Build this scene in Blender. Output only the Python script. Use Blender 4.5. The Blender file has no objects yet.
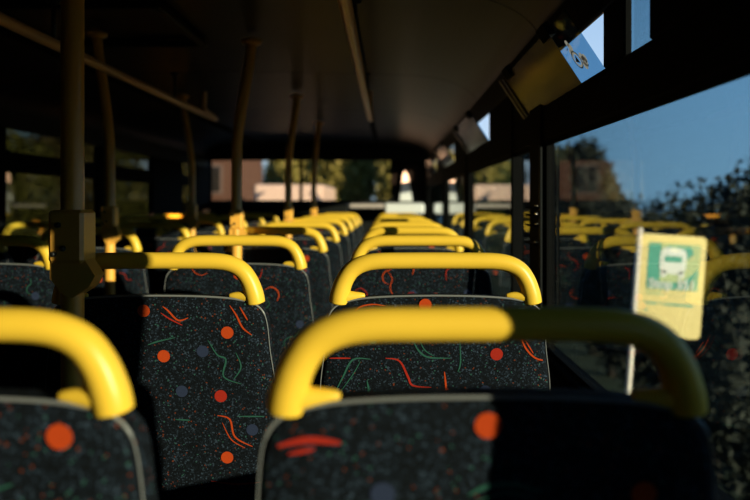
import bpy, math, random
from mathutils import Vector, Matrix
import numpy as np

# ------------------------------------------------------------------ camera, sky, sun, exposure
scene = bpy.context.scene
C = scene.collection
EYE = 1.18                                   # camera height above the upper-deck floor (m)
cd = bpy.data.cameras.new('camera'); cam = bpy.data.objects.new('camera', cd); C.objects.link(cam)
cam.location = (0, 0, EYE); cam.rotation_euler = (math.pi/2, 0, 0)
cd.sensor_width = 36; cd.lens = 33.6
cd.shift_x = -13/750; cd.shift_y = -48/750
cd.clip_start = 0.02; cd.clip_end = 400
cd.dof.use_dof = True; cd.dof.focus_distance = 1.42; cd.dof.aperture_fstop = 2.5
scene.camera = cam

world = bpy.data.worlds.new('sky'); scene.world = world; world.use_nodes = True
wn = world.node_tree.nodes; wl = world.node_tree.links
SUN_DIR = Vector((-1.14, 1.0, -0.150*math.hypot(1.14, 1.0))).normalized()   # the way the light travels
tcw = wn.new('ShaderNodeTexCoord'); sxyz = wn.new('ShaderNodeSeparateXYZ'); wl.new(tcw.outputs['Generated'], sxyz.inputs[0])
sky = wn.new('ShaderNodeValToRGB'); se = sky.color_ramp.elements       # clear evening sky: paler at the horizon, deeper overhead
se[0].position = 0.0; se[0].color = (0.50, 0.62, 0.74, 1); se[1].position = 1.0; se[1].color = (0.10, 0.20, 0.40, 1)
k = se.new(0.14); k.color = (0.40, 0.56, 0.75, 1); k = se.new(0.40); k.color = (0.20, 0.36, 0.60, 1)
wl.new(sxyz.outputs['Z'], sky.inputs[0])
wl.new(sky.outputs[0], wn['Background'].inputs[0]); wn['Background'].inputs[1].default_value = 1.25

sd = bpy.data.lights.new('sun', 'SUN'); sun = bpy.data.objects.new('sun', sd); C.objects.link(sun)
sd.energy = 23.0; sd.angle = math.radians(0.55); sd.color = (1.0, 0.57, 0.32)
sun.rotation_euler = SUN_DIR.to_track_quat('-Z', 'Y').to_euler(); sun.location = (6, -6, 6)

vs = scene.view_settings
scene.display_settings.display_device = 'sRGB'
vs.view_transform = 'Standard'; vs.look = 'None'; vs.gamma = 1.0; vs.use_curve_mapping = False
vs.exposure = 0.0

rnd = random.Random(7)

# ------------------------------------------------------------------ materials
def mat(name, col, rough=0.5, metal=0.0, noise=0.0, nscale=30.0, bump=0.0, spec=0.5):
    m = bpy.data.materials.new(name); m.use_nodes = True
    n = m.node_tree.nodes; l = m.node_tree.links; b = n['Principled BSDF']
    b.inputs['Roughness'].default_value = rough; b.inputs['Metallic'].default_value = metal
    b.inputs['Specular IOR Level'].default_value = spec
    b.inputs['Base Color'].default_value = (*col, 1)
    if noise or bump:
        tc = n.new('ShaderNodeTexCoord'); nz = n.new('ShaderNodeTexNoise')
        nz.inputs['Scale'].default_value = nscale; nz.inputs['Detail'].default_value = 4
        l.new(tc.outputs['Object'], nz.inputs['Vector'])
        if noise:
            mx = n.new('ShaderNodeMix'); mx.data_type = 'RGBA'
            mx.inputs[6].default_value = (*[c*(1-noise) for c in col], 1)
            mx.inputs[7].default_value = (*[min(1, c*(1+noise)) for c in col], 1)
            l.new(nz.outputs[0], mx.inputs[0]); l.new(mx.outputs[2], b.inputs['Base Color'])
        if bump:
            bp = n.new('ShaderNodeBump'); bp.inputs['Strength'].default_value = bump
            bp.inputs['Distance'].default_value = 0.002
            l.new(nz.outputs[0], bp.inputs['Height']); l.new(bp.outputs[0], b.inputs['Normal'])
    return m

def glass_mat(name, tint, refl=1.0):
    """thin flat glass: tinted see-through with a mirror part that grows at grazing angles (Schlick)"""
    m = bpy.data.materials.new(name); m.use_nodes = True
    n = m.node_tree.nodes; l = m.node_tree.links
    n.remove(n['Principled BSDF']); out = n['Material Output']
    geo = n.new('ShaderNodeNewGeometry')
    dot = n.new('ShaderNodeVectorMath'); dot.operation = 'DOT_PRODUCT'
    l.new(geo.outputs['Normal'], dot.inputs[0]); l.new(geo.outputs['Incoming'], dot.inputs[1])
    ab = n.new('ShaderNodeMath'); ab.operation = 'ABSOLUTE'; l.new(dot.outputs['Value'], ab.inputs[0])
    om = n.new('ShaderNodeMath'); om.operation = 'SUBTRACT'; om.inputs[0].default_value = 1; l.new(ab.outputs[0], om.inputs[1])
    p5 = n.new('ShaderNodeMath'); p5.operation = 'POWER'; p5.inputs[1].default_value = 5; l.new(om.outputs[0], p5.inputs[0])
    ma = n.new('ShaderNodeMath'); ma.operation = 'MULTIPLY_ADD'; ma.inputs[1].default_value = 0.96*refl; ma.inputs[2].default_value = 0.04*refl
    l.new(p5.outputs[0], ma.inputs[0])
    tr = n.new('ShaderNodeBsdfTransparent'); tr.inputs[0].default_value = (*[math.sqrt(t) for t in tint], 1)
    gl = n.new('ShaderNodeBsdfGlossy'); gl.inputs['Roughness'].default_value = 0.0
    gl.inputs[0].default_value = (1, 1, 1, 1)
    mx = n.new('ShaderNodeMixShader'); l.new(ma.outputs[0], mx.inputs[0]); l.new(tr.outputs[0], mx.inputs[1]); l.new(gl.outputs[0], mx.inputs[2])
    l.new(mx.outputs[0], out.inputs[0])
    return m

def fabric_mat(name):
    m = bpy.data.materials.new(name); m.use_nodes = True
    n = m.node_tree.nodes; l = m.node_tree.links; b = n['Principled BSDF']
    b.inputs['Roughness'].default_value = 0.9; b.inputs['Specular IOR Level'].default_value = 0.15
    tc = n.new('ShaderNodeTexCoord'); mp = n.new('ShaderNodeMapping'); l.new(tc.outputs['Object'], mp.inputs[0])
    v = n.new('ShaderNodeTexVoronoi'); v.inputs['Scale'].default_value = 380; l.new(mp.outputs[0], v.inputs['Vector'])
    sep = n.new('ShaderNodeSeparateColor'); l.new(v.outputs['Color'], sep.inputs[0])
    r = n.new('ShaderNodeValToRGB'); e = r.color_ramp.elements
    e[0].position = 0.0; e[0].color = (0.0015, 0.0025, 0.004, 1)
    e[1].position = 1.0; e[1].color = (0.028, 0.044, 0.068, 1)
    k = e.new(0.55); k.color = (0.002, 0.0035, 0.006, 1)
    k = e.new(0.85); k.color = (0.006, 0.010, 0.016, 1)
    l.new(sep.outputs[0], r.inputs[0])
    nz = n.new('ShaderNodeTexNoise'); nz.inputs['Scale'].default_value = 45; nz.inputs['Detail'].default_value = 3
    l.new(mp.outputs[0], nz.inputs['Vector'])
    mr = n.new('ShaderNodeMapRange'); mr.inputs[1].default_value = 0.35; mr.inputs[2].default_value = 0.65
    mr.inputs[3].default_value = 0.75; mr.inputs[4].default_value = 1.2; l.new(nz.outputs[0], mr.inputs[0])
    mx = n.new('ShaderNodeMix'); mx.data_type = 'RGBA'; mx.blend_type = 'MULTIPLY'; mx.inputs[0].default_value = 1
    l.new(r.outputs[0], mx.inputs[6]); l.new(mr.outputs[0], mx.inputs[7])
    last = mx.outputs[2]
    for ch, thr, col in ((1, 0.990, (0.12, 0.024, 0.008, 1)), (2, 0.988, (0.022, 0.07, 0.06, 1))):      # stray coloured flecks
        gt = n.new('ShaderNodeMath'); gt.operation = 'GREATER_THAN'; gt.inputs[1].default_value = thr; l.new(sep.outputs[ch], gt.inputs[0])
        m2 = n.new('ShaderNodeMix'); m2.data_type = 'RGBA'; m2.inputs[7].default_value = col
        l.new(gt.outputs[0], m2.inputs[0]); l.new(last, m2.inputs[6]); last = m2.outputs[2]
    l.new(last, b.inputs['Base Color'])
    bp = n.new('ShaderNodeBump'); bp.inputs['Strength'].default_value = 0.4; bp.inputs['Distance'].default_value = 0.001
    l.new(v.outputs['Distance'], bp.inputs['Height']); l.new(bp.outputs[0], b.inputs['Normal'])
    return m

M = {}
M['yellow'] = mat('yellow_handle_plastic', (0.88, 0.53, 0.045), 0.36, noise=0.05, nscale=20, spec=0.35)
M['pole'] = mat('yellow_pole_paint', (0.95, 0.45, 0.07), 0.28, noise=0.06, nscale=25)
M['rail'] = mat('bounce_lit_rail_paint', (0.95, 0.52, 0.22), 0.30, noise=0.06, nscale=25)  # pole paint made lighter, bounced light put into the colour
M['fabric'] = fabric_mat('speckled_moquette')
M['piping'] = mat('grey_edge_trim', (0.17, 0.17, 0.17), 0.35)
M['shell'] = mat('black_seat_plastic', (0.012, 0.012, 0.014), 0.45, noise=0.2)
M['m_orange'] = mat('print_orange', (0.46, 0.050, 0.008), 0.9, noise=0.15, nscale=300, spec=0.1)
M['m_red'] = mat('print_red', (0.34, 0.020, 0.010), 0.9, noise=0.15, nscale=300, spec=0.1)
M['m_green'] = mat('print_green', (0.022, 0.085, 0.062), 0.9, noise=0.25, nscale=300, spec=0.1)
M['m_blue'] = mat('print_blue', (0.022, 0.030, 0.062), 0.9, noise=0.2, nscale=300, spec=0.1)
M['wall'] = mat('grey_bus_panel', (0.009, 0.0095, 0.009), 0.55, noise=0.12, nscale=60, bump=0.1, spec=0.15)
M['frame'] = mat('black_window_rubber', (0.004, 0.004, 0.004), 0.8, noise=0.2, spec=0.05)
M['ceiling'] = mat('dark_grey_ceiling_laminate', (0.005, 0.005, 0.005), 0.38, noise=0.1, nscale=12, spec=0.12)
M['floor'] = mat('dark_speckled_vinyl', (0.012, 0.012, 0.013), 0.5, noise=0.5, nscale=200)
M['metal'] = mat('dark_steel', (0.05, 0.05, 0.05), 0.35, 0.8)
M['chrome'] = mat('chrome', (0.8, 0.8, 0.8), 0.12, 1.0)
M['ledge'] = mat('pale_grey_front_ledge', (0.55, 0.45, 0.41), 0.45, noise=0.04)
M['pillar_white'] = mat('white_front_corner_panel', (0.8, 0.78, 0.76), 0.4, noise=0.03)
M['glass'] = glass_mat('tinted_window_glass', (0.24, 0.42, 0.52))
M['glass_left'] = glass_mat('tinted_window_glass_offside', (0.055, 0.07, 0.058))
M['glass_hop'] = glass_mat('tinted_hopper_glass', (0.18, 0.36, 0.52), 0.25)
M['glass_front'] = glass_mat('windscreen_glass', (0.62, 0.68, 0.66))
M['film'] = mat('dark_glossy_window_film', (0.012, 0.010, 0.008), 0.14, noise=0.3, nscale=8, spec=0.07)
M['etch'] = mat('pale_glass_mark', (0.5, 0.40, 0.35), 0.7)
_n = M['etch'].node_tree.nodes; _l = M['etch'].node_tree.links                 # frosted: lets the daylight glow through
_t = _n.new('ShaderNodeBsdfTranslucent'); _t.inputs[0].default_value = (0.30, 0.25, 0.22, 1)
_m = _n.new('ShaderNodeMixShader'); _m.inputs[0].default_value = 0.75
_l.new(_n['Principled BSDF'].outputs[0], _m.inputs[1]); _l.new(_t.outputs[0], _m.inputs[2]); _l.new(_m.outputs[0], _n['Material Output'].inputs[0])
M['etch_dark'] = mat('dark_glass_mark', (0.02, 0.025, 0.03), 0.7)

# ------------------------------------------------------------------ mesh helpers
class MB:
    def __init__(s): s.v = []; s.f = []; s.m = []
    def add(s, vs_, fs, mi=0):
        o = len(s.v); s.v += [tuple(p) for p in vs_]
        for f in fs: s.f.append(tuple(i+o for i in f)); s.m.append(mi)
    def box(s, x0, x1, y0, y1, z0, z1, b=0.0, mi=0):
        """box with chamfered edges when b > 0"""
        if b <= 0:
            s.add([(x, y, z) for x in (x0, x1) for y in (y0, y1) for z in (z0, z1)],
                  [(0,1,3,2),(4,6,7,5),(0,4,5,1),(2,3,7,6),(0,2,6,4),(1,5,7,3)], mi); return
        b = min(b, (x1-x0)*.45, (y1-y0)*.45, (z1-z0)*.45)
        P = []; idx = {}
        xs, ys, zs = (x0, x1), (y0, y1), (z0, z1); g = (b, -b)
        for i in (0,1):
            for j in (0,1):
                for k in (0,1):
                    for a in range(3):
                        p = [xs[i]+g[i], ys[j]+g[j], zs[k]+g[k]]
                        p[a] = (xs, ys, zs)[a][(i,j,k)[a]]
                        idx[(i,j,k,a)] = len(P); P.append(p)
        F = []
        for a in range(3):
            o1, o2 = [q for q in range(3) if q != a]
            for sd_ in (0,1):
                q = []
                for c1, c2 in ((0,0),(0,1),(1,1),(1,0)):
                    t = [0,0,0]; t[a] = sd_; t[o1] = c1; t[o2] = c2; q.append(idx[(*t, a)])
                F.append(tuple(q))
            for c1 in (0,1):
                for c2 in (0,1):
                    e = []
                    for sd_ in (0,1):
                        t = [0,0,0]; t[a] = sd_; t[o1] = c1; t[o2] = c2
                        e.append((idx[(*t, o1)], idx[(*t, o2)]))
                    F.append((e[0][0], e[0][1], e[1][1], e[1][0]))
        for i in (0,1):
            for j in (0,1):
                for k in (0,1): F.append((idx[(i,j,k,0)], idx[(i,j,k,1)], idx[(i,j,k,2)]))
        s.add(P, F, mi)
    def tube(s, pts, radii, n=14, cap=True, mi=0, flat=None):
        """round (or, with flat=(u,v) factors, oval) tube along pts"""
        pts = [Vector(p) for p in pts]
        if not hasattr(radii, '__len__'): radii = [radii]*len(pts)
        ref = None; rings = []
        for i, p in enumerate(pts):
            t = (pts[min(i+1, len(pts)-1)] - pts[max(i-1, 0)]).normalized()
            if ref is None:
                ref = Vector((0, 1, 0)) if abs(t.y) < 0.9 else Vector((1, 0, 0))
            u = (ref - t*ref.dot(t)).normalized(); w = t.cross(u); ref = u
            rings.append([p + u*math.cos(a)*radii[i]*(flat[0] if flat else 1) + w*math.sin(a)*radii[i]*(flat[1] if flat else 1)
                          for a in [2*math.pi*k/n for k in range(n)]])
        vs_ = [q for r in rings for q in r]; fs = []
        for i in range(len(rings)-1):
            for k in range(n): fs.append((i*n+k, i*n+(k+1) % n, (i+1)*n+(k+1) % n, (i+1)*n+k))
        if cap:
            for e, d in ((0, -1), (len(rings)-1, 1)):
                t = (pts[e] - pts[e-d if 0 <= e-d < len(pts) else e]).normalized()
                c = len(vs_); vs_.append(pts[e] + t*radii[e]*0.35)
                for k in range(n):
                    q = (e*n+k, e*n+(k+1) % n, c); fs.append(q if d > 0 else q[::-1])
        s.add(vs_, fs, mi)
    def disc(s, c, u, w, r, n=16, mi=0):
        c, u, w = Vector(c), Vector(u), Vector(w)
        s.add([c] + [c + u*math.cos(2*math.pi*k/n)*r + w*math.sin(2*math.pi*k/n)*r for k in range(n)],
              [(0, k+1, (k+1) % n + 1) for k in range(n)], mi)
    def prism(s, poly, y0, y1, mi=0):
        """extrude an x-z polygon along y"""
        n = len(poly)
        s.add([(x, y0, z) for x, z in poly] + [(x, y1, z) for x, z in poly],
              [tuple(range(n)), tuple(range(2*n-1, n-1, -1))] + [(k, k+n, (k+1) % n + n, (k+1) % n) for k in range(n)], mi)
    def mesh(s, name, mats, smooth=False):
        me = bpy.data.meshes.new(name); me.from_pydata(s.v, [], s.f)
        for m in (mats if isinstance(mats, (list, tuple)) else [mats]): me.materials.append(M[m])
        me.polygons.foreach_set('material_index', s.m)
        if smooth: me.polygons.foreach_set('use_smooth', [True]*len(s.f))
        me.update(); return me
    def build(s, name, mats, parent=None, smooth=False):
        return link(name, s.mesh(name, mats, smooth), parent)

def link(name, me, parent=None):
    o = bpy.data.objects.new(name, me); C.objects.link(o); o.parent = parent; return o
def tag(o, label=None, cat=None, group=None, kind=None):
    for k, v in (('label', label), ('category', cat), ('group', group), ('kind', kind)):
        if v: o[k] = v
    return o
def empty(name, loc=(0, 0, 0), rz=0, **k):
    o = bpy.data.objects.new(name, None); C.objects.link(o); o.location = loc; o.rotation_euler = (0, 0, rz)
    o.empty_display_size = 0.1
    return tag(o, **k)
def struct(name, mb, m, parent=None, smooth=False):
    o = mb.build(name, m, parent, smooth); o['kind'] = 'structure'; return o
def smooth_path(pts, sub=6):
    pts = [Vector(p) for p in pts]; out = []
    for i in range(len(pts)-1):
        p0, p1, p2, p3 = pts[max(i-1, 0)], pts[i], pts[i+1], pts[min(i+2, len(pts)-1)]
        for k in range(sub):
            t = k/sub
            out.append(0.5*((2*p1) + (p2-p0)*t + (2*p0-5*p1+4*p2-p3)*t*t + (3*p1-p0-3*p2+p3)*t**3))
    out.append(pts[-1]); return out

# ------------------------------------------------------------------ the bus shell
XR, XL = 0.44, -2.02            # inner faces of the kerbside and offside walls
Y0, Y1 = -0.75, 7.9              # rear wall, set close behind the camera to darken the cabin; windscreen
SILL, WTOP, HBOT, HTOP = 0.75, EYE+0.17, EYE+0.27, EYE+0.39

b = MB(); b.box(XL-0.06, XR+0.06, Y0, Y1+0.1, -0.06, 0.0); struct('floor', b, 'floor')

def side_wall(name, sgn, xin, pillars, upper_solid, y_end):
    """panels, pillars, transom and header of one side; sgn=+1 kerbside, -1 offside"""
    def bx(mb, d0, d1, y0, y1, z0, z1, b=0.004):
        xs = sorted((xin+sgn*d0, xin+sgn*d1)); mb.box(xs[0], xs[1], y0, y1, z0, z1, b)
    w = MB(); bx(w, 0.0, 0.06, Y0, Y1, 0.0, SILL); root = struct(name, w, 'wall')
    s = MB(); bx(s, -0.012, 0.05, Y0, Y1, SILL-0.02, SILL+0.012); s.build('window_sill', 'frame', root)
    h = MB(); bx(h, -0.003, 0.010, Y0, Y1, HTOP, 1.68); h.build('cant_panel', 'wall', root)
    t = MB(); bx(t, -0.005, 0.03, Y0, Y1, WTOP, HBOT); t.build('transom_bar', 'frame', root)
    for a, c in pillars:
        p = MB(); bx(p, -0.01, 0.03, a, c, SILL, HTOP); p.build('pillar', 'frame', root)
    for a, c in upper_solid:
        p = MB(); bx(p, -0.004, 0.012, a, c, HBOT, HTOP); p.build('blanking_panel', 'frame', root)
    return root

wr = side_wall('wall_right', 1, XR,
               [(Y0, -0.16), (0.375, 0.56), (1.97, 2.13), (2.435, 2.455), (3.86, 3.98), (5.42, 5.54), (7.76, Y1)],  # unseen rear end closed off, window kept short to cut ambient light
               [(-0.16, 0.375), (0.56, 1.17), (1.295, 1.42), (2.22, 3.02), (3.98, 4.6), (5.54, 6.2)], Y1)
wl_ = side_wall('wall_left', -1, XL,
               [(Y0, 3.69), (4.86, 5.0), (5.98, 6.86), (7.35, Y1)], [], Y1)  # long unseen stretch made solid to keep ambient light out

# small clips with bright heads down the pillar next to the bus-stop window
for i, z in enumerate((1.163, 1.142, 1.112, 1.060)):
    b = MB(); b.box(XR-0.026, XR-0.008, 1.985, 2.12, z-0.003, z+0.003, 0.001)
    k = b.build('clip', 'frame', wr)
    b = MB(); b.tube([(XR-0.020, 1.977, z+0.006), (XR-0.020, 1.987, z+0.006)], 0.004, 10)
    b.build('clip_head', 'chrome', k, True)
b = MB(); b.box(XR-0.016, XR-0.009, 1.955, 1.969, 0.84, 1.34, 0.002); b.build('edge_strip', 'wall', wr)

rr = MB(); rr.box(XL-0.06, XR+0.06, Y0-0.06, Y0, 0.0, 1.86); struct('wall_rear', rr, 'wall')

# windows of the two sides: glazing with a rubber gasket
def window(n, sgn, xin, y0, y1, gm, upper=None, hopper=None):
    root = empty('window_%d' % n, (xin, (y0+y1)/2, SILL)); root['kind'] = 'structure'
    def P(mb, d0, d1, a, c, z0, z1, bb=0.0):
        xs = sorted((sgn*d0, sgn*d1)); mb.box(xs[0], xs[1], a-(y0+y1)/2, c-(y0+y1)/2, z0-SILL, z1-SILL, bb)
    g = MB(); P(g, 0.012, 0.017, y0-0.004, y1+0.004, SILL+0.010, WTOP+0.004); g.build('pane', gm, root)
    f = MB(); t = 0.012
    for a, c, z0, z1 in ((y0, y1, SILL+0.012, SILL+0.012+t), (y0, y1, WTOP-t, WTOP), (y0, y0+t, SILL+0.024, WTOP-t), (y1-t, y1, SILL+0.024, WTOP-t)):
        P(f, 0.004, 0.011, a, c, z0, z1)
    f.build('gasket', 'frame', root)
    for (a, c) in (upper or []):
        g = MB(); P(g, 0.012, 0.017, a-0.004, c+0.004, HBOT-0.004, HTOP+0.004); g.build('upper_pane', gm, root)
    if hopper:
        hy0, hy1, film_y = hopper
        hinge = Vector((0.0, 0, HBOT-0.002-SILL)); top = Vector((-0.081*sgn, 0, HBOT+0.120-SILL))
        along = (top-hinge); L = along.length; along.normalize(); nrm = Vector((-along.z, 0, along.x))
        cy = (y0+y1)/2
        def slab(name, a, c, l0, l1, d0, d1, m, par):
            mb = MB(); vs_ = [hinge + along*l + nrm*d + Vector((0, y-cy, 0)) for l in (l0, l1) for y in (a, c) for d in (d0, d1)]
            mb.add(vs_, [(0,1,3,2),(4,6,7,5),(0,4,5,1),(2,3,7,6),(0,2,6,4),(1,5,7,3)]); return mb.build(name, m, par)
        hp = slab('hopper_pane', hy0, hy1, 0.0, L, -0.002, 0.002, 'glass_hop', root)
        slab('dark_film', film_y, hy1-0.004, 0.0, L-0.003, 0.0024, 0.0034, 'film', hp)
        for yy in (hy0+0.14 if film_y > hy0 else hy0+0.02, hy1-0.16):
            slab('catch', yy, yy+0.07, L-0.02, L+0.014, -0.006, 0.010, 'frame', root)
        slab('stay_arm', hy1-0.016, hy1-0.004, 0.0, L*0.98, 0.006, 0.014, 'metal', root)
        if n == 2:                                    # etched round glass mark with a cloud-like smear
            mk = MB(); mb2 = MB()
            ctr = hinge + along*0.050 + Vector((0, 1.512-cy, 0)); U = Vector((0, 1, 0)); off = nrm*0.0026
            def pt(u, v): return ctr + U*u + along*v
            for (u, v, r) in ((-0.030, -0.012, .013), (-0.040, -0.006, .010), (-0.020, -0.020, .010), (-0.028, 0.0, .010), (0.0, 0.030, .011), (0.004, 0.042, .008), (0.012, 0.02, .008)):
                mk.disc(pt(u, v)+off*(1+0.1*abs(u)/.03), U, along, r, 14)
            ring = [pt(0.019*math.cos(a), 0.019*math.sin(a)) + off*1.5 for a in [2*math.pi*k/28 for k in range(29)]]
            for i in range(28):
                a, c = ring[i], ring[i+1]; ci = pt(0, 0)+off*1.5
                mk.add([a, c, ci+(c-ci)*0.72, ci+(a-ci)*0.72], [(0, 1, 2, 3)])
                mb2.add([ci+(a-ci)*1.16+off*.2, ci+(c-ci)*1.16+off*.2, c+off*.2, a+off*.2], [(0, 1, 2, 3)])
            mb2.add([pt(-0.008, -0.010)+off*1.9, pt(0.011, -0.002)+off*1.9, pt(-0.006, 0.011)+off*1.9], [(0, 1, 2)])
            for u0, v0 in ((-0.045, -0.020), (-0.050, -0.012), (0.010, 0.034)):
                mb2.add([pt(u0, v0)+off*2, pt(u0+0.010, v0-0.003)+off*2, pt(u0+0.010, v0-0.006)+off*2, pt(u0, v0-0.003)+off*2], [(0, 1, 2, 3)])
            e = mk.build('glass_mark', 'etch', hp); e['label'] = 'pale round mark with a cloud-like smear'
            mb2.build('glass_mark_lines', 'etch_dark', hp)
    return root

window(1, 1, XR, -0.16, 0.375, 'glass')
window(2, 1, XR, 0.56, 1.97, 'glass', upper=[(1.17, 1.295)], hopper=(1.42, 2.21, 1.58))
window(3, 1, XR, 2.13, 3.86, 'glass', hopper=(3.05, 3.80, 3.05))
window(4, 1, XR, 3.98, 5.42, 'glass', hopper=(4.62, 5.36, 4.62))
window(5, 1, XR, 5.54, 7.76, 'glass', hopper=(6.22, 6.96, 6.22))
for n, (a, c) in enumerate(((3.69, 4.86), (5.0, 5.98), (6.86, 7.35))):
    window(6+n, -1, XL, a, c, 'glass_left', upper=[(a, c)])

# ceiling: an arched shell in panels with recessed joints
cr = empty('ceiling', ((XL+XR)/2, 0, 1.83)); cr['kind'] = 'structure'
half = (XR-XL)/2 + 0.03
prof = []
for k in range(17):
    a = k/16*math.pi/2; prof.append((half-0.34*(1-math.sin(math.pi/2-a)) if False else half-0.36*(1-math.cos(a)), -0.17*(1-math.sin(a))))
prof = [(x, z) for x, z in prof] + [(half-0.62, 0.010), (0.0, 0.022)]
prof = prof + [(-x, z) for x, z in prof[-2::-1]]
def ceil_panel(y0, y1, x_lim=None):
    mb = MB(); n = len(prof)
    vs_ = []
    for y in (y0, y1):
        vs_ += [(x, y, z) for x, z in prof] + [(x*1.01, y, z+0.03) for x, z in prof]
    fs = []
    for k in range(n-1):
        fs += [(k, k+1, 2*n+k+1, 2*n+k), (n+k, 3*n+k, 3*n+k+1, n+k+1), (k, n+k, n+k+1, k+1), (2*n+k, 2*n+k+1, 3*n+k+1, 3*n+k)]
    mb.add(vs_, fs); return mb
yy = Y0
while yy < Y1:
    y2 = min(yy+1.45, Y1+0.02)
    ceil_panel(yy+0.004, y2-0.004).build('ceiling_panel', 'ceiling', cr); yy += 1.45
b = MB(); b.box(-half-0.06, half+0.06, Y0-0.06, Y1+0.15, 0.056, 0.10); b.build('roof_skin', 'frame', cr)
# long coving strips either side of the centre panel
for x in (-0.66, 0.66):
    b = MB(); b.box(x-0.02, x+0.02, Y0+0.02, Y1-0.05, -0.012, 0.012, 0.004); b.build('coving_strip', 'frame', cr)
# raised edge of the roof hatch
hx, hy = -0.28, 2.3
b = MB()
for (x0, x1, y0, y1) in ((-.32, .32, 0, .03), (-.32, .32, .57, .6), (-.32, -.29, .03, .57), (.29, .32, .03, .57)):
    b.box(hx+x0, hx+x1, hy+y0, hy+y1, -0.012, 0.016, 0.004)
b.build('hatch_frame', 'wall', cr)

# front: wall under and over the windscreen, corner posts, ledge
b = MB(); b.box(XL-0.06, XR+0.06, Y1, Y1+0.06, 0.0, EYE+0.02); wf = struct('wall_front', b, 'wall')
b = MB(); b.box(XL-0.06, XR+0.06, Y1, Y1+0.06, EYE+0.47, 1.86); b.build('blind_box', 'wall', wf)
b = MB(); b.box(XL-0.06, XL+0.02, Y1, Y1+0.06, EYE+0.02, EYE+0.47); b.build('corner_post', 'frame', wf)
b = MB(); b.box(0.03, XR+0.06, Y1, Y1+0.06, EYE+0.02, EYE+0.47); b.build('corner_post', 'frame', wf)
b = MB(); b.prism([(0.13, EYE+0.01), (0.275, EYE+0.01), (0.225, EYE+0.30), (0.185, EYE+0.36), (0.165, EYE+0.30)], Y1-0.06, Y1-0.002)
b.build('corner_trim_panel', 'pillar_white', wf)
b = MB(); b.box(-0.04, XR-0.05, Y1-0.42, Y1-0.002, EYE-0.13, EYE-0.012, 0.02); b.build('ledge', 'pillar_white', wf)  # bright colour stands for the sunlit end of the ledge
b = MB(); b.box(-0.42, -0.045, Y1-0.42, Y1-0.002, EYE-0.066, EYE-0.020, 0.015); b.build('ledge', 'ledge', wf)  # middle stretch of the ledge, less light put into its colour
b = MB(); b.box(XL+0.02, -0.425, Y1-0.42, Y1-0.002, EYE-0.13, EYE-0.02, 0.02); b.build('shaded_ledge', 'wall', wf)  # rest of the ledge coloured dark to stand for shade
w = empty('window_9', ((XL+0.05)/2, Y1+0.03, EYE+0.02)); w['kind'] = 'structure'
b = MB(); b.box(-1.04, 1.04, -0.004, 0.004, -0.005, 0.455); b.build('pane', 'glass_front', w)
b = MB(); b.box(-0.02, 0.02, -0.012, -0.006, 0.0, 0.45, 0.002); b.build('wiper_post', 'frame', w)

# ------------------------------------------------------------------ seats
def y_rear(z): return 0.004 + (0.99-z)*0.10
def outline():
    """rear view of the backrest, half profile (x, z) from the top centre downwards"""
    return [(0.0, 0.993), (0.07, 0.992), (0.13, 0.989), (0.165, 0.984), (0.190, 0.977), (0.208, 0.962), (0.217, 0.935), (0.222, 0.88),
            (0.230, 0.82), (0.232, 0.76), (0.229, 0.68), (0.222, 0.60), (0.212, 0.53), (0.19, 0.475), (0.15, 0.455), (0.0, 0.45)]
hp_ = [Vector((x, 0, z)) for x, z in outline()]
hs = [(p.x, p.z) for p in smooth_path(hp_, 4)]
OUT = [(x, z) for x, z in hs] + [(-x, z) for x, z in hs[-2:0:-1]]
cz = 0.72
def ring(scale_in, dy):
    r = []
    for x, z in OUT:
        L = math.hypot(x, z-cz); k = max(0.0, (L-scale_in)/L); xx, zz = x*k, cz+(z-cz)*k
        r.append((xx, y_rear(zz)+dy, zz))
    return r
def back_mesh():
    mb = MB(); rs = [ring(0.12, -0.001), ring(0.06, -0.001), ring(0.012, 0.0), ring(0.003, 0.004), ring(0, 0.013), ring(0, 0.045), ring(0.006, 0.058), ring(0.03, 0.068), ring(0.12, 0.064)]
    n = len(OUT); vs_ = [p for r in rs for p in r]; fs = []
    for i in range(len(rs)-1):
        for k in range(n): fs.append((i*n+k, (i+1)*n+k, (i+1)*n+(k+1) % n, i*n+(k+1) % n))
    c0 = len(vs_); vs_.append((0, y_rear(cz)-0.001, cz)); vs_.append((0, y_rear(cz)+0.060, cz))
    for k in range(n):
        fs.append((c0, k, (k+1) % n)); fs.append((c0+1, (len(rs)-1)*n+(k+1) % n, (len(rs)-1)*n+k))
    mb.add(vs_, fs); return mb.mesh('backrest', 'fabric', True)
def piping_mesh():
    half_pts = [(x, z) for x, z in hs if z > 0.70]
    pts = [(-x, z) for x, z in half_pts[::-1]] + half_pts[1:]
    mb = MB(); mb.tube([(x*1.002, y_rear(z)+0.006, z+0.0005) for x, z in pts], [0.0022 if z > 0.955 else 0.0011 for x, z in pts], 8); return mb.mesh('edge_piping', 'piping', True)
def handle_mesh():
    right = [(0.0, 1.0635, .0165), (0.06, 1.0633, .0165), (0.115, 1.0622, .0165), (0.146, 1.0565, .0167), (0.168, 1.0435, .0172), (0.182, 1.023, .0178), (0.1895, 1.002, .0188), (0.1925, 0.989, .0192), (0.194, 0.979, .0190)]
    full = [(-x, z, r) for x, z, r in right[::-1]] + right[1:]
    P = smooth_path([(x, z, r) for x, z, r in full], 5)
    mb = MB(); mb.tube([(p.x, 0.016-(p.y-1.0)*0.10, p.y) for p in P], [p.z for p in P], 16)
    for sx in (-1, 1):                                   # the lug turned inwards over the seat top
        T = smooth_path([(sx*0.190, 0.988, .0145), (sx*0.178, 0.9905, .0125), (sx*0.164, 0.9915, .0098), (sx*0.150, 0.9925, .0070), (sx*0.142, 0.9925, .0045)], 4)
        mb.tube([(p.x, 0.017, p.y) for p in T], [p.z for p in T], 12)
    return mb.mesh('grab_handle', 'yellow', True)
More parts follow.
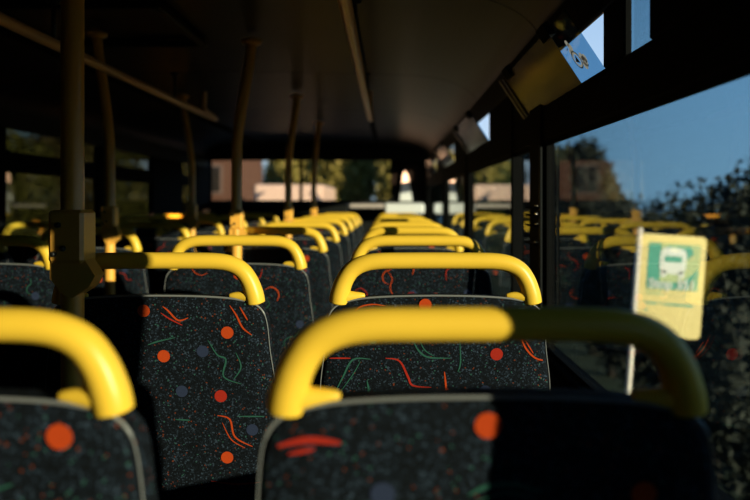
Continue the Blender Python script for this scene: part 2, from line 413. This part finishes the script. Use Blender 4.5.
def cushion_mesh():
    mb = MB(); mb.box(-0.215, 0.215, 0.09, 0.50, 0.40, 0.49, 0.03); return mb.mesh('seat_cushion', 'fabric')
def pan_mesh():
    mb = MB(); mb.box(-0.205, 0.205, 0.06, 0.47, 0.365, 0.40, 0.01); return mb.mesh('seat_pan', 'shell')
def leg_mesh():
    mb = MB(); mb.box(-0.02, 0.02, -0.025, 0.025, 0.012, 0.366, 0.006); mb.box(-0.03, 0.03, -0.17, 0.17, 0.0, 0.014, 0.004)
    return mb.mesh('leg', 'metal')
MESH = dict(backrest=back_mesh(), edge_piping=piping_mesh(), grab_handle=handle_mesh(), seat_cushion=cushion_mesh(), seat_pan=pan_mesh(), leg=leg_mesh())

MOT = ['m_orange', 'm_red', 'm_green', 'm_blue']
def inside(x, z, m=0.012):
    if not 0.47 < z < 0.991-m: return False
    w = 0.0
    for (x0, z0), (x1, z1) in zip(hs, hs[1:]):
        if z1 <= z <= z0 and z0 > z1: w = x0+(x1-x0)*(z0-z)/(z0-z1); break
    return abs(x) < w-m
def motif_mesh(items):
    mb = MB()
    for it in items:
        kind, mi = it[0], it[1]
        if kind == 'dot':
            x, z, r = it[2:5]
            if inside(x, z, r):
                n = 18
                mb.add([(x+r*rr*math.cos(a), y_rear(z+r*rr*math.sin(a))-0.0018, z+r*rr*math.sin(a)) for rr in (0, 1) for a in ([0] if rr == 0 else [2*math.pi*k/n for k in range(n)])],
                       [(0, (k+1) % n + 1, k+1) for k in range(n)], mi)
        else:                                            # a brush line through points, thinning to its ends
            pts = smooth_path([(x, 0, z) for x, z in it[2]], 6); wd = it[3]*0.72; L = len(pts)
            prev = None
            for i, p in enumerate(pts):
                t = (pts[min(i+1, L-1)]-pts[max(i-1, 0)]).normalized(); nn = Vector((-t.z, 0, t.x))
                h = wd*(0.25+0.75*math.sin(math.pi*(i+0.3)/(L-0.4+0.6)))*0.5
                q = [p+nn*h, p-nn*h]
                ok = inside(p.x, p.z, 0.008)
                cur = [(v.x, y_rear(v.z)-0.0020, v.z) for v in q] if ok else None
                if prev and cur: mb.add([prev[0], prev[1], cur[1], cur[0]], [(0, 1, 2, 3)], mi)
                prev = cur
    return mb.mesh('printed_motifs', MOT)
def squig(mi, x, z, a, s, typ, wd=0.004):
    shapes = [[(0, 0), (.3, .25), (.6, .1), (.75, -.2), (1.1, -.3)], [(0, 0), (.15, -.35), (.45, -.55), (.9, -.55)],
              [(0, 0), (.1, .4), (.5, .6), (.9, .45), (1.1, .1)], [(0, 0), (.4, .12), (.7, -.12), (1.1, 0)]]
    ca, sa = math.cos(a), math.sin(a)
    return ('line', mi, [(x+s*(u*ca-v*sa), z+s*(u*sa+v*ca)) for u, v in shapes[typ]], wd)
# kerbside window column, second row from the photographer: read off the photograph
SET_R2 = [('dot', 0, -0.021, 0.976, .0125), ('dot', 1, 0.122, 0.876, .0125), ('dot', 3, 0.10, 0.80, .012), ('dot', 2, -0.125, 0.905, .008), ('dot', 1, -0.07, 0.74, .0125),
          ('line', 0, [(-0.165, 0.958), (-0.150, 0.972), (-0.125, 0.977), (-0.10, 0.974)], .004), ('line', 0, [(-0.17, 0.945), (-0.145, 0.962), (-0.12, 0.968)], .003),
          ('line', 2, [(-0.045, 0.906), (-0.035, 0.885), (-0.015, 0.870), (0.03, 0.868)], .005), ('line', 2, [(-0.035, 0.912), (-0.022, 0.885), (-0.002, 0.872)], .003),
          ('line', 2, [(-0.20, 0.800), (-0.185, 0.83), (-0.165, 0.865), (-0.13, 0.866)], .005), ('line', 2, [(-0.19, 0.80), (-0.165, 0.835), (-0.150, 0.862)], .003),
          ('line', 1, [(-0.10, 0.868), (-0.072, 0.862), (-0.055, 0.83), (-0.045, 0.812), (-0.008, 0.808)], .006),
          ('line', 0, [(0.168, 0.915), (0.180, 0.888), (0.200, 0.868), (0.226, 0.862)], .005), ('line', 0, [(0.178, 0.905), (0.195, 0.878)], .003),
          ('line', 2, [(-0.137, 0.822), (-0.134, 0.800), (-0.142, 0.786)], .006), ('line', 2, [(-0.136, 0.80), (-0.118, 0.786)], .004), ('line', 2, [(0.048, 0.905), (0.05, 0.86), (0.045, 0.84)], .004),
          ('line', 0, [(0.018, 0.84), (0.022, 0.80), (0.018, 0.786)], .006), ('line', 0, [(0.022, 0.808), (0.034, 0.790)], .004),
          ('line', 1, [(-0.212, 0.868), (-0.17, 0.868)], .004), ('line', 2, [(0.19, 0.80), (0.226, 0.802)], .004),
          ('line', 1, [(-0.05, 0.70), (0.0, 0.72), (0.06, 0.70)], .005), ('line', 2, [(0.08, 0.70), (0.12, 0.73), (0.17, 0.72)], .005)]
# kerbside aisle column, second row
SET_L2 = [('dot', 0, -0.026, 0.964, .0125), ('dot', 0, 0.139, 0.920, .0125), ('dot', 0, 0.011, 0.872, .0125), ('dot', 1, 0.123, 0.790, .0125), ('dot', 0, 0.133, 0.662, .0125),
          ('dot', 3, 0.089, 0.882, .012), ('dot', 3, 0.045, 0.80, .012), ('dot', 3, 0.185, 0.72, .012), ('dot', 1, -0.12, 0.80, .0125), ('dot', 0, -0.14, 0.93, .012),
          ('line', 0, [(0.012, 0.985-.012), (0.022, 0.965), (0.042, 0.945), (0.062, 0.950)], .005), ('line', 1, [(0.008, 0.960), (0.025, 0.948), (0.05, 0.935)], .004),
          ('line', 0, [(0.145, 0.975), (0.158, 0.955), (0.170, 0.930), (0.188, 0.915)], .005), ('line', 0, [(0.165, 0.972), (0.180, 0.945)], .004),
          ('line', 2, [(0.10, 0.905), (0.118, 0.875), (0.135, 0.865), (0.13, 0.83), (0.165, 0.815)], .005), ('line', 2, [(0.155, 0.88), (0.165, 0.85), (0.150, 0.825)], .004),
          ('line', 2, [(0.035, 0.91), (-0.0, 0.902), (-0.02, 0.895)], .004), ('line', 2, [(0.155, 0.748), (0.21, 0.748)], .004), ('line', 2, [(0.03, 0.742), (0.06, 0.740)], .004),
          ('line', 0, [(0.115, 0.75), (0.14, 0.742), (0.150, 0.705), (0.185, 0.685)], .005), ('line', 0, [(0.125, 0.735), (0.142, 0.70), (0.17, 0.682)], .003),
          ('line', 1, [(0.10, 0.612), (0.15, 0.606), (0.20, 0.610)], .006)]
# kerbside window column, nearest row
SET_R1 = [('dot', 0, 0.0, 0.968, .0128), ('line', 1, [(-0.20, 0.948), (-0.17, 0.954), (-0.14, 0.951)], .010), ('line', 1, [(-0.19, 0.940), (-0.165, 0.945)], .006),
          ('line', 2, [(-0.018, 0.899), (0.0, 0.908), (0.025, 0.910), (0.052, 0.902)], .007), ('line', 2, [(-0.01, 0.893), (0.02, 0.902), (0.045, 0.896)], .004), ('dot', 3, -0.10, 0.90, .012),
          ('dot', 0, 0.15, 0.90, .0125), ('dot', 1, -0.12, 0.82, .0125), ('dot', 0, 0.08, 0.80, .0125), ('line', 0, [(-0.05, 0.86), (-0.02, 0.84), (0.0, 0.80)], .005)]
SET_L1 = [('dot', 0, 0.147, 0.957, .0128), ('dot', 1, 0.02, 0.95, .0125), ('dot', 3, 0.08, 0.88, .012), ('dot', 0, 0.17, 0.85, .0125), ('dot', 0, -0.05, 0.86, .0125),
          ('line', 2, [(0.03, 0.92), (0.06, 0.90), (0.10, 0.91)], .005), ('line', 1, [(-0.12, 0.92), (-0.08, 0.90), (-0.05, 0.92)], .005), ('line', 0, [(0.10, 0.84), (0.14, 0.82), (0.15, 0.78)], .005)]
def rand_set(seed):
    r = random.Random(seed); items = []
    for i in range(14): items.append(('dot', r.choice([0, 0, 1, 3, 3]), r.uniform(-.2, .2), r.uniform(.5, .97), .0125))
    for i in range(16): items.append(squig(r.choice([0, 1, 2, 2]), r.uniform(-.2, .18), r.uniform(.5, .97), r.uniform(0, 6.28), r.uniform(.04, .08), r.randrange(4), r.uniform(.003, .006)))
    return items
SETS = [motif_mesh(rand_set(s)) for s in (3, 11, 29, 41, 57)]
SPECIAL = {('KW', 1): SET_R1, ('KA', 1): SET_L1, ('KW', 2): SET_R2, ('KA', 2): SET_L2}

COLS = {'KW': (0.095, 'kerbside window seat', 0), 'KA': (-0.459, 'kerbside aisle seat', 0), 'OA': (-1.215, 'offside aisle seat', 0), 'OW': (-1.765, 'offside window seat', 1)}
ORD = ['zeroth', 'first', 'second', 'third', 'fourth', 'fifth', 'sixth', 'seventh', 'eighth', 'ninth', 'unseen tenth']
ROW0, PITCH, NROWS = 0.675, 0.725, 9
def row_y(n): return ROW0 + PITCH*(n-1)
for col, (cx, nm, first) in COLS.items():
    for n in range(first, NROWS+1):  # row behind the camera is added to block ambient light
        k = NROWS+1-n
        root = empty('passenger_chair', (cx, row_y(n)-0.016, 0), label='patterned %s with yellow grab handle, %s row behind the windscreen' % (nm, ORD[k]),
                     cat='bus seat', group='seats in rows on the upper deck')
        bk = link('backrest', MESH['backrest'], root)
        for part in ('edge_piping', 'grab_handle', 'seat_cushion', 'seat_pan'): link(part, MESH[part], root)
        if (col, n) in SPECIAL:                          # near seats: every printed dot and brush line on its own
            for it in SPECIAL[(col, n)]:
                me = motif_mesh([it])
                if len(me.polygons): link('printed_dot' if it[0] == 'dot' else 'printed_line', me, bk)
        else:
            link('printed_motifs', SETS[(n*3+ord(col[0])+ord(col[1])) % 5], bk)['kind'] = 'stuff'
        for sx in (-0.13, 0.13):
            l = link('leg', MESH['leg'], root); l.location = (sx, 0.27, 0)

# ------------------------------------------------------------------ poles and rails
def pole(x, y, label, bend=0.0, top=1.825, r=0.019, side=1, zb=1.0):
    root = empty('grab_pole', (x, y, 0), label=label, cat='pole', group='yellow upright poles beside the aisle')
    P = smooth_path([(0, 0, 0.0), (0, 0, 0.6), (0, 0, 1.30), (bend*0.10, 0, 1.45), (bend*0.45, 0, 1.60), (bend*0.85, 0, 1.74), (bend, 0, top)], 6)
    b = MB(); b.tube(P, r, 16); b.build('tube', 'pole', root, True)
    b = MB(); b.tube([(0, 0, 0.0), (0, 0, 0.012), (0, 0, 0.014)], [0.042, 0.042, 0.03], 18); b.build('floor_flange', 'pole', root, True)
    b = MB(); b.tube([(bend, 0, top-0.016), (bend, 0, top-0.002)], [0.036, 0.042], 18); b.build('ceiling_flange', 'pole', root, True)
    return root
def bracket(root, sc=1.0, zt=1.165):
    """clamp that ties a pole to the seat handle: a squared sleeve, a tapered lug and three bolts"""
    b = MB(); b.box(-0.033*sc, 0.033*sc, -0.032*sc, 0.032*sc, zt-0.10*sc, zt, 0.006)
    br = b.build('clamp', 'pole', root)
    b = MB(); z = zt-0.094*sc
    b.prism([(-0.033*sc, z), (0.033*sc, z), (0.052*sc, z-0.03), (0.040*sc, z-0.052), (0.010, z-0.072), (-0.008, z-0.066), (-0.033*sc, z-0.035)], -0.022*sc, 0.022*sc)
    b.build('lug', 'pole', root)
    for dx, dz in ((-0.012, -0.028), (-0.020, -0.082), (-0.003, -0.072)):
        m = MB(); m.tube([(dx*sc, -0.033*sc, zt+dz*sc), (dx*sc, -0.040*sc, zt+dz*sc)], [0.0055*sc, 0.0045*sc], 10); m.build('bolt', 'metal', br, True)
POLES_K = [(2, 0.0, 'dark yellow pole clamped to the seat eighth behind the windscreen'),
           (4, 0.06, 'yellow pole with a sunlit clamp, sixth seat row behind the windscreen'),
           (6, 0.05, 'slim yellow pole at the fourth seat row behind the windscreen'),
           (8, 0.04, 'slim yellow pole at the second seat row behind the windscreen')]
for n, bend, lab in POLES_K:
    p = pole(-0.603, row_y(n)-0.062, lab, bend, r=0.021); bracket(p, 1.0 if n == 2 else 0.78, 1.165 if n == 2 else 1.15)
for n, x, bend, lab in [(4, -1.057, -0.05, 'dark yellow pole beside the offside aisle seat, sixth row behind the windscreen'), (6, -1.185, -0.06, 'dark yellow pole beside the offside aisle seat, fourth row behind the windscreen')]:
    p = pole(x, row_y(n)-(0.062 if n == 6 else 0.19), lab, bend); bracket(p, 0.8, 1.165)
def rail(x, y0, y1, z, label):
    root = empty('ceiling_rail', (x, y0, z), label=label, cat='handrail', group='handrails under the ceiling')
    b = MB(); b.tube(smooth_path([(0, 0, 0.13), (0, 0.02, 0.03), (0, 0.08, 0), (0, y1-y0-0.08, 0), (0, y1-y0-0.02, 0.03), (0, y1-y0, 0.13)], 6), 0.0175, 14); b.build('tube', 'rail', root, True)
    for t in (0.3, 1.55, 2.8, 4.05, 5.2):
        if t < y1-y0-0.2:
            m = MB(); m.tube([(0, t, 0.012), (0, t, 0.13)], 0.008, 10); m.tube([(0, t, 0.126), (0, t, 0.134)], 0.022, 12)
            m.build('hanger', 'metal', root, True)
rail(-1.05, -0.6, 4.0, EYE+0.5, 'long yellow handrail under the ceiling on the offside of the aisle')
rail(-0.106, -0.6, 4.0, EYE+0.5, 'long yellow handrail under the ceiling above the kerbside seats')
# bell push on a far kerbside pillar
b = MB(); b.box(-0.012, 0.0, -0.03, 0.03, -0.045, 0.045, 0.005)
e = empty('bell_push', (XR-0.010, 5.50, EYE+0.33), label='small bell push on a kerbside pillar', cat='button')
b.build('housing', 'shell', e); b = MB(); b.tube([(-0.011, 0, 0.005), (-0.022, 0, 0.005)], [0.022, 0.018], 16); b.build('push_button', 'piping', e, True)

# ------------------------------------------------------------------ outside
GZ = -2.25
M['grass'] = mat('verge_grass', (0.025, 0.04, 0.012), 0.95, noise=0.5, nscale=2)
M['asphalt'] = mat('asphalt', (0.05, 0.05, 0.05), 0.9, noise=0.3, nscale=8)
M['pave'] = mat('pavement', (0.12, 0.115, 0.11), 0.9, noise=0.2, nscale=5)
M['bark'] = mat('bark', (0.03, 0.022, 0.016), 0.95, noise=0.4, nscale=20)
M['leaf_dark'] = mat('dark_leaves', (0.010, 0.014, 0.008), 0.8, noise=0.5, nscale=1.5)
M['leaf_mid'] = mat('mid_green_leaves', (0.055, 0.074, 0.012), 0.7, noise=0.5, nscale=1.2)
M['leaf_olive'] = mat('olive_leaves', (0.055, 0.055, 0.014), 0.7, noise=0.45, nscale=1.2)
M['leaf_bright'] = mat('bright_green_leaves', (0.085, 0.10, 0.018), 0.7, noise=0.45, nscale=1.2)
M['brick'] = mat('pinkish_brown_render', (0.036, 0.021, 0.016), 0.9, noise=0.15, nscale=3)
M['slate'] = mat('slate_roof', (0.05, 0.05, 0.055), 0.8, noise=0.3, nscale=6)
M['white_paint'] = mat('white_paint', (0.34, 0.33, 0.32), 0.35, noise=0.03)
M['dark_glass'] = mat('dark_vehicle_glass', (0.01, 0.012, 0.014), 0.08)
M['tyre'] = mat('tyre_rubber', (0.012, 0.012, 0.012), 0.8)
M['sign_yellow'] = mat('pale_yellow_sign', (0.86, 0.66, 0.26), 0.5, noise=0.04)
M['sign_teal'] = mat('teal_print', (0.07, 0.36, 0.26), 0.5, noise=0.04)
M['sign_olive'] = mat('pale_olive_print', (0.50, 0.56, 0.26), 0.5, noise=0.04)
M['sign_white'] = mat('white_print', (0.82, 0.80, 0.74), 0.5)
M['sign_grey'] = mat('grey_print', (0.42, 0.42, 0.34), 0.6)
M['sign_pole'] = mat('galvanised_pole', (0.92, 0.78, 0.66), 0.45, 0.0, noise=0.05)

b = MB(); b.box(-60, 60, -25, 120, GZ-0.2, GZ); struct('ground', b, 'grass')
b = MB(); b.box(-6.2, 1.3, -25, 120, GZ, GZ+0.02); struct('road', b, 'asphalt')
b = MB(); b.box(1.3, 3.1, -25, 40, GZ, GZ+0.14, 0.02); struct('pavement', b, 'pave')

# bus stop flag on a leaning pole
TOPX, SY, TOPZ, LEAN = 1.908, 5.3, EYE-0.197, 0.073
sg = empty('bus_stop_sign', (TOPX-LEAN*(TOPZ-GZ-0.14), SY, GZ+0.14), label='sunlit yellow and green bus stop flag on a leaning pole outside the window', cat='sign')
sg.rotation_euler = (0, math.atan(LEAN), 0)
H = math.hypot(TOPZ-GZ-0.14, LEAN*(TOPZ-GZ-0.14))
b = MB(); b.tube([(0, 0, 0), (0, 0, H)], 0.021, 14); b.build('pole', 'sign_pole', sg, True)
b = MB(); b.tube([(0, 0, 0.0), (0, 0, 0.03)], [0.09, 0.07], 16); b.build('base_plate', 'sign_pole', sg, True)
FW, FH = 0.485, 0.775
def rrect(x0, x1, z0, z1, r, n=6, corners=(1, 1, 1, 1)):
    out = []
    for (cx, cz_, a0, on) in ((x1-r, z1-r, 0, corners[0]), (x0+r, z1-r, 90, corners[1]), (x0+r, z0+r, 180, corners[2]), (x1-r, z0+r, 270, corners[3])):
        if on: out += [(cx+r*math.cos(math.radians(a0+90*k/n)), cz_+r*math.sin(math.radians(a0+90*k/n))) for k in range(n+1)]
        else:
            sx = x1 if a0 in (0, 270) else x0; sz = z1 if a0 in (0, 90) else z0; out.append((sx, sz))
    return out
zt = H-0.035
b = MB(); b.prism(rrect(0.022, 0.022+FW, zt-FH, zt, 0.035, corners=(1, 0, 0, 1)), -0.012, 0.012)
fl = b.build('flag', 'sign_yellow', sg)
def decal(name, polys, m, lvl):
    mb = MB()
    for p in polys: mb.prism(p, -0.012-0.0012*lvl, -0.012-0.0012*(lvl-1)+0.0002)
    return mb.build(name, m, fl)
fx = lambda u: 0.022+FW*u
fz = lambda v: zt-FH*v
decal('green_panel', [rrect(fx(.10), fx(.91), fz(.535), fz(.08), 0.004)], 'sign_teal', 1)
decal('olive_swoosh', [[(fx(.30), fz(.08)), (fx(.30), fz(.46)), (fx(.62), fz(.46)), (fx(.78), fz(.39)), (fx(.91), fz(.31)), (fx(.91), fz(.08))]], 'sign_olive', 2)
decal('green_bowl', [rrect(fx(.37), fx(.80), fz(.22), fz(.10), 0.044)], 'sign_teal', 3)
decal('bus_icon', [rrect(fx(.29), fx(.70), fz(.38), fz(.125), 0.055), rrect(fx(.31), fx(.40), fz(.415), fz(.35), 0.012), rrect(fx(.59), fx(.68), fz(.415), fz(.35), 0.012)], 'sign_white', 4)
decal('bus_icon_window', [rrect(fx(.36), fx(.63), fz(.265), fz(.205), 0.006)], 'sign_teal', 5)
decal('fine_print', [rrect(fx(.10), fx(.42), fz(.595), fz(.575), 0.003), rrect(fx(.10), fx(.36), fz(.565), fz(.55), 0.003), rrect(fx(.45), fx(.86), fz(.59), fz(.58), 0.002)], 'sign_olive', 1)
decal('route_line', [rrect(fx(.10), fx(.30), fz(.685), fz(.665), 0.004), rrect(fx(.32), fx(.38), fz(.682), fz(.668), 0.003), rrect(fx(.40), fx(.86), fz(.69), fz(.668), 0.004)], 'sign_teal', 1)
decal('small_mark', [rrect(fx(.11), fx(.15), fz(.755), fz(.73), 0.003)], 'sign_teal', 1)
def text_mesh(txt, size, m):
    cu = bpy.data.curves.new('t', 'FONT'); cu.body = txt; cu.size = size; cu.align_x = 'CENTER'; cu.extrude = 0.0008; cu.offset = 0.002
    to = bpy.data.objects.new('t', cu); C.objects.link(to)
    dg = bpy.context.evaluated_depsgraph_get(); me = bpy.data.meshes.new_from_object(to.evaluated_get(dg))
    bpy.data.objects.remove(to); bpy.data.curves.remove(cu)
    me.name = 'lettering'; me.materials.clear(); me.materials.append(M[m]); return me
tx = link('lettering', text_mesh('Stop 351', 0.098, 'sign_white'), fl)
tx.location = (fx(.50), -0.0205, fz(.52)); tx.rotation_euler = (math.pi/2, 0, 0)

# foliage: thousands of leaf-shaped quads scattered through overlapping lobes
def foliage_mesh(name, lobes, n, size, m, seed):
    rg = np.random.default_rng(seed); tot = sum(l[3]*l[4]*l[5] for l in lobes); V = []
    for (cx, cy, cz_, rx, ry, rz) in lobes:
        k = max(20, int(n*rx*ry*rz/tot))
        d = rg.normal(size=(k, 3)); d /= np.linalg.norm(d, axis=1)[:, None]
        rad = rg.uniform(0.55, 1.0, size=(k, 1))**0.6
        c = np.array([cx, cy, cz_]) + d*rad*np.array([rx, ry, rz])*(1+0.05*rg.normal(size=(k, 1)))
        u = rg.normal(size=(k, 3)); u /= np.linalg.norm(u, axis=1)[:, None]
        w = np.cross(u, rg.normal(size=(k, 3))); w /= np.linalg.norm(w, axis=1)[:, None]
        s = size*rg.uniform(0.6, 1.4, size=(k, 1))
        V.append(np.stack([c-u*s, c+w*s*0.5, c+u*s, c-w*s*0.5], axis=1))
    for (cx, cy, cz_, rx, ry, rz) in lobes:              # dense inner leaf mass
        nu, nv = 14, 8; g = lambda i, j: (cx+.74*rx*math.cos(2*math.pi*i/nu)*math.sin(math.pi*j/nv), cy+.74*ry*math.sin(2*math.pi*i/nu)*math.sin(math.pi*j/nv), cz_+.74*rz*math.cos(math.pi*j/nv))
        V.append(np.array([[g(i, j), g(i, j+1), g(i+1, j+1), g(i+1, j)] for i in range(nu) for j in range(nv)]))
    V = np.concatenate(V).reshape(-1, 3); q = len(V)//4
    me = bpy.data.meshes.new(name); me.vertices.add(len(V)); me.vertices.foreach_set('co', V.ravel())
    me.loops.add(4*q); me.loops.foreach_set('vertex_index', np.arange(4*q, dtype=np.int32))
    me.polygons.add(q); me.polygons.foreach_set('loop_start', np.arange(0, 4*q, 4, dtype=np.int32))
    me.materials.append(M[m]); me.update(calc_edges=True); me.validate(); return me
def tree(name, x, y, top, rx, ry, label, cat, m, seed, n=5000, size=0.16, crown=0.6, group=None):
    """a tree or bush on the ground; top = height of its crown above the upper-deck floor"""
    root = empty(name, (x, y, GZ), label=label, cat=cat, group=group); h = top-GZ; r = random.Random(seed)
    b = MB(); b.tube(smooth_path([(0, 0, 0), (r.uniform(-.1, .1), r.uniform(-.1, .1), h*0.3), (r.uniform(-.2, .2), 0, h*0.75)], 5), [0.14*h/5*(1-0.08*i) for i in range(11)], 8)
    b.build('trunk', 'bark', root, True)
    rz = h*crown/2; c = h-rz
    lobes = [(0, 0, c, rx*.75, ry*.75, rz*.95)]
    for i in range(7):
        a = r.uniform(0, 6.28); q = r.uniform(.35, .6)
        lobes.append((rx*q*math.cos(a), ry*q*math.sin(a), c+rz*r.uniform(-.5, .42), rx*r.uniform(.4, .55), ry*r.uniform(.4, .55), rz*r.uniform(.38, .5)))
    f = link('foliage', foliage_mesh('foliage', lobes, n, size, m, seed), root); f['kind'] = 'stuff'
    return root
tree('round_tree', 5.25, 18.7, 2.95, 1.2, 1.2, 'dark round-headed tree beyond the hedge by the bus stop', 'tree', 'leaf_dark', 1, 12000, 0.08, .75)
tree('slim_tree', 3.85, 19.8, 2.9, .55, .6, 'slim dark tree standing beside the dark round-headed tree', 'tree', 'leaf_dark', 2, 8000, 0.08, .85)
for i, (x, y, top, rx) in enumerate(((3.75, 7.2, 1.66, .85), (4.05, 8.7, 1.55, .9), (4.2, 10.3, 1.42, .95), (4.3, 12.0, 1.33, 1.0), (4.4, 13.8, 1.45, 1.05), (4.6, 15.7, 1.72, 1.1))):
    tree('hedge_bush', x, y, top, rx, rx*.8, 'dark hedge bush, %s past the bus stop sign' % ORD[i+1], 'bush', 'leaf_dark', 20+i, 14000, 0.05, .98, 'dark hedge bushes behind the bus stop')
for i, (x, y, top, rx, m) in enumerate(((5.4, 22.2, 2.9, 1.6, 'leaf_olive'), (6.2, 26, 3.4, 2.0, 'leaf_olive'), (5.4, 31.5, 3.6, 2.0, 'leaf_mid'), (5.4, 38, 4.0, 2.4, 'leaf_olive'))):
    tree('roadside_tree', x, y, top, rx, rx, 'green roadside tree, %s beyond the dark round-headed tree' % ORD[i+1], 'tree', m, 40+i, 8000, 0.12, .9, 'roadside trees past the bus stop')
for i in range(8):
    y = 7.0+i*3.3; r = random.Random(60+i)
    tree('offside_bush', -9.6+r.uniform(-.4, .4), y, r.uniform(3.2, 4.0), 1.7, 1.5, 'green bush across the road from the bus stop, %s on the way to the house' % ORD[i+1], 'bush', ('leaf_mid', 'leaf_olive')[i % 3 == 1], 60+i, 8000, 0.10, .98, 'bushes across the road')
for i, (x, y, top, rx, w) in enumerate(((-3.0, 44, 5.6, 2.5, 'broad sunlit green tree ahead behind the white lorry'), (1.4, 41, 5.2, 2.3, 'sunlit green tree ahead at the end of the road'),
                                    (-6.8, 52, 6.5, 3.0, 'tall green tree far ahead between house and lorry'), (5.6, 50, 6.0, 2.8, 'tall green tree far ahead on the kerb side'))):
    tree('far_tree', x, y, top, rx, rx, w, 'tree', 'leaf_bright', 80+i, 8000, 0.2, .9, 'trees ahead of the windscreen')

# brown house ahead, across the road
hs_ = empty('house', (-11.6, 36, GZ), label='pinkish brown house with slate roof ahead on the far side', cat='house')
b = MB(); b.box(-4.6, 4.6, -3, 3, 0, 6.2); b.build('walls', 'brick', hs_)
b = MB(); b.add([(-4.9, -3.3, 6.2), (4.9, -3.3, 6.2), (4.9, 3.3, 6.2), (-4.9, 3.3, 6.2), (-4.9, 0, 8.4), (4.9, 0, 8.4)], [(0,1,5,4),(2,3,4,5),(1,2,5),(3,0,4),(3,2,1,0)]); rf = b.build('roof', 'slate', hs_)
b = MB(); b.box(2.8, 3.6, -0.5, 0.5, 7.4, 9.4, 0.02); b.build('chimney', 'brick', hs_)
for x in (-3.2, -1.1, 1.1, 3.2):
    for z in (0.9, 3.8):
        if z < 1 and x == 1.1: continue
        b = MB(); b.box(x-0.6, x+0.6, -3.06, -2.99, z, z+1.4, 0.01); w = b.build('window_frame', 'slate', hs_)
        b = MB(); b.box(x-0.5, x-0.03, -3.08, -3.05, z+0.1, z+1.3); b.box(x+0.03, x+0.5, -3.08, -3.05, z+0.1, z+1.3); b.build('pane', 'dark_glass', w)
b = MB(); b.box(0.6, 1.6, -3.06, -2.99, 0, 2.1, 0.01); b.build('front_door', 'white_paint', hs_)

# white lorry ahead in the oncoming lane
lo = empty('lorry', (-3.65, 24.0, GZ+0.02), label='white box lorry standing on the road ahead of the windscreen', cat='lorry')
b = MB(); b.box(-1.25, 1.25, 1.6, 8.0, 0.9, 4.05, 0.06); b.build('cargo_box', 'white_paint', lo)
b = MB(); b.add([(x, y, z) for x in (-1.15, 1.15) for y, z in ((0, 0.5), (0, 1.6), (0.35, 2.75), (0.7, 2.95), (1.55, 2.95), (1.55, 0.5))],
               [(0,1,2,3,4,5), (11,10,9,8,7,6)] + [(k, k+6, (k+1) % 6+6, (k+1) % 6) for k in range(6)]); cab = b.build('cab', 'white_paint', lo)
b = MB(); b.add([(-1.0, .02-.03, 1.68), (1.0, -.01, 1.68), (1.0, .30, 2.66), (-1.0, .30, 2.66)], [(0, 1, 2, 3)])
b.add([(-1.0, .02+.03, 1.68), (1.0, .05, 1.68), (1.0, .36, 2.66), (-1.0, .36, 2.66)], [(3, 2, 1, 0)]); b.build('windscreen', 'dark_glass', cab)
b = MB(); b.prism([(-1.1, 2.95), (1.1, 2.95), (0.95, 3.55), (0.6, 3.85), (-0.6, 3.85), (-0.95, 3.55)], 0.75, 1.5); b.build('wind_deflector', 'white_paint', cab)
b = MB(); b.box(-0.5, 0.5, 0.6, 8.0, 0.6, 0.9); b.build('chassis', 'tyre', lo)
for x in (-1.0, 1.0):
    for y in (0.85, 6.2):
        b = MB(); b.tube([(x-0.14, y, 0.48), (x+0.14, y, 0.48)], 0.48, 20); wv = b.build('wheel', 'tyre', lo, True)
        b = MB(); s_ = 1 if x > 0 else -1; b.tube([(x+s_*0.14, y, 0.48), (x+s_*0.33, y, 0.48)], [0.26, 0.2], 16); b.build('hub', 'white_paint', wv, True)
    b = MB(); b.box(x*1.3-0.08, x*1.3+0.08, 0.1, 0.2, 1.8, 2.4, 0.02); b.build('mirror', 'tyre', cab)
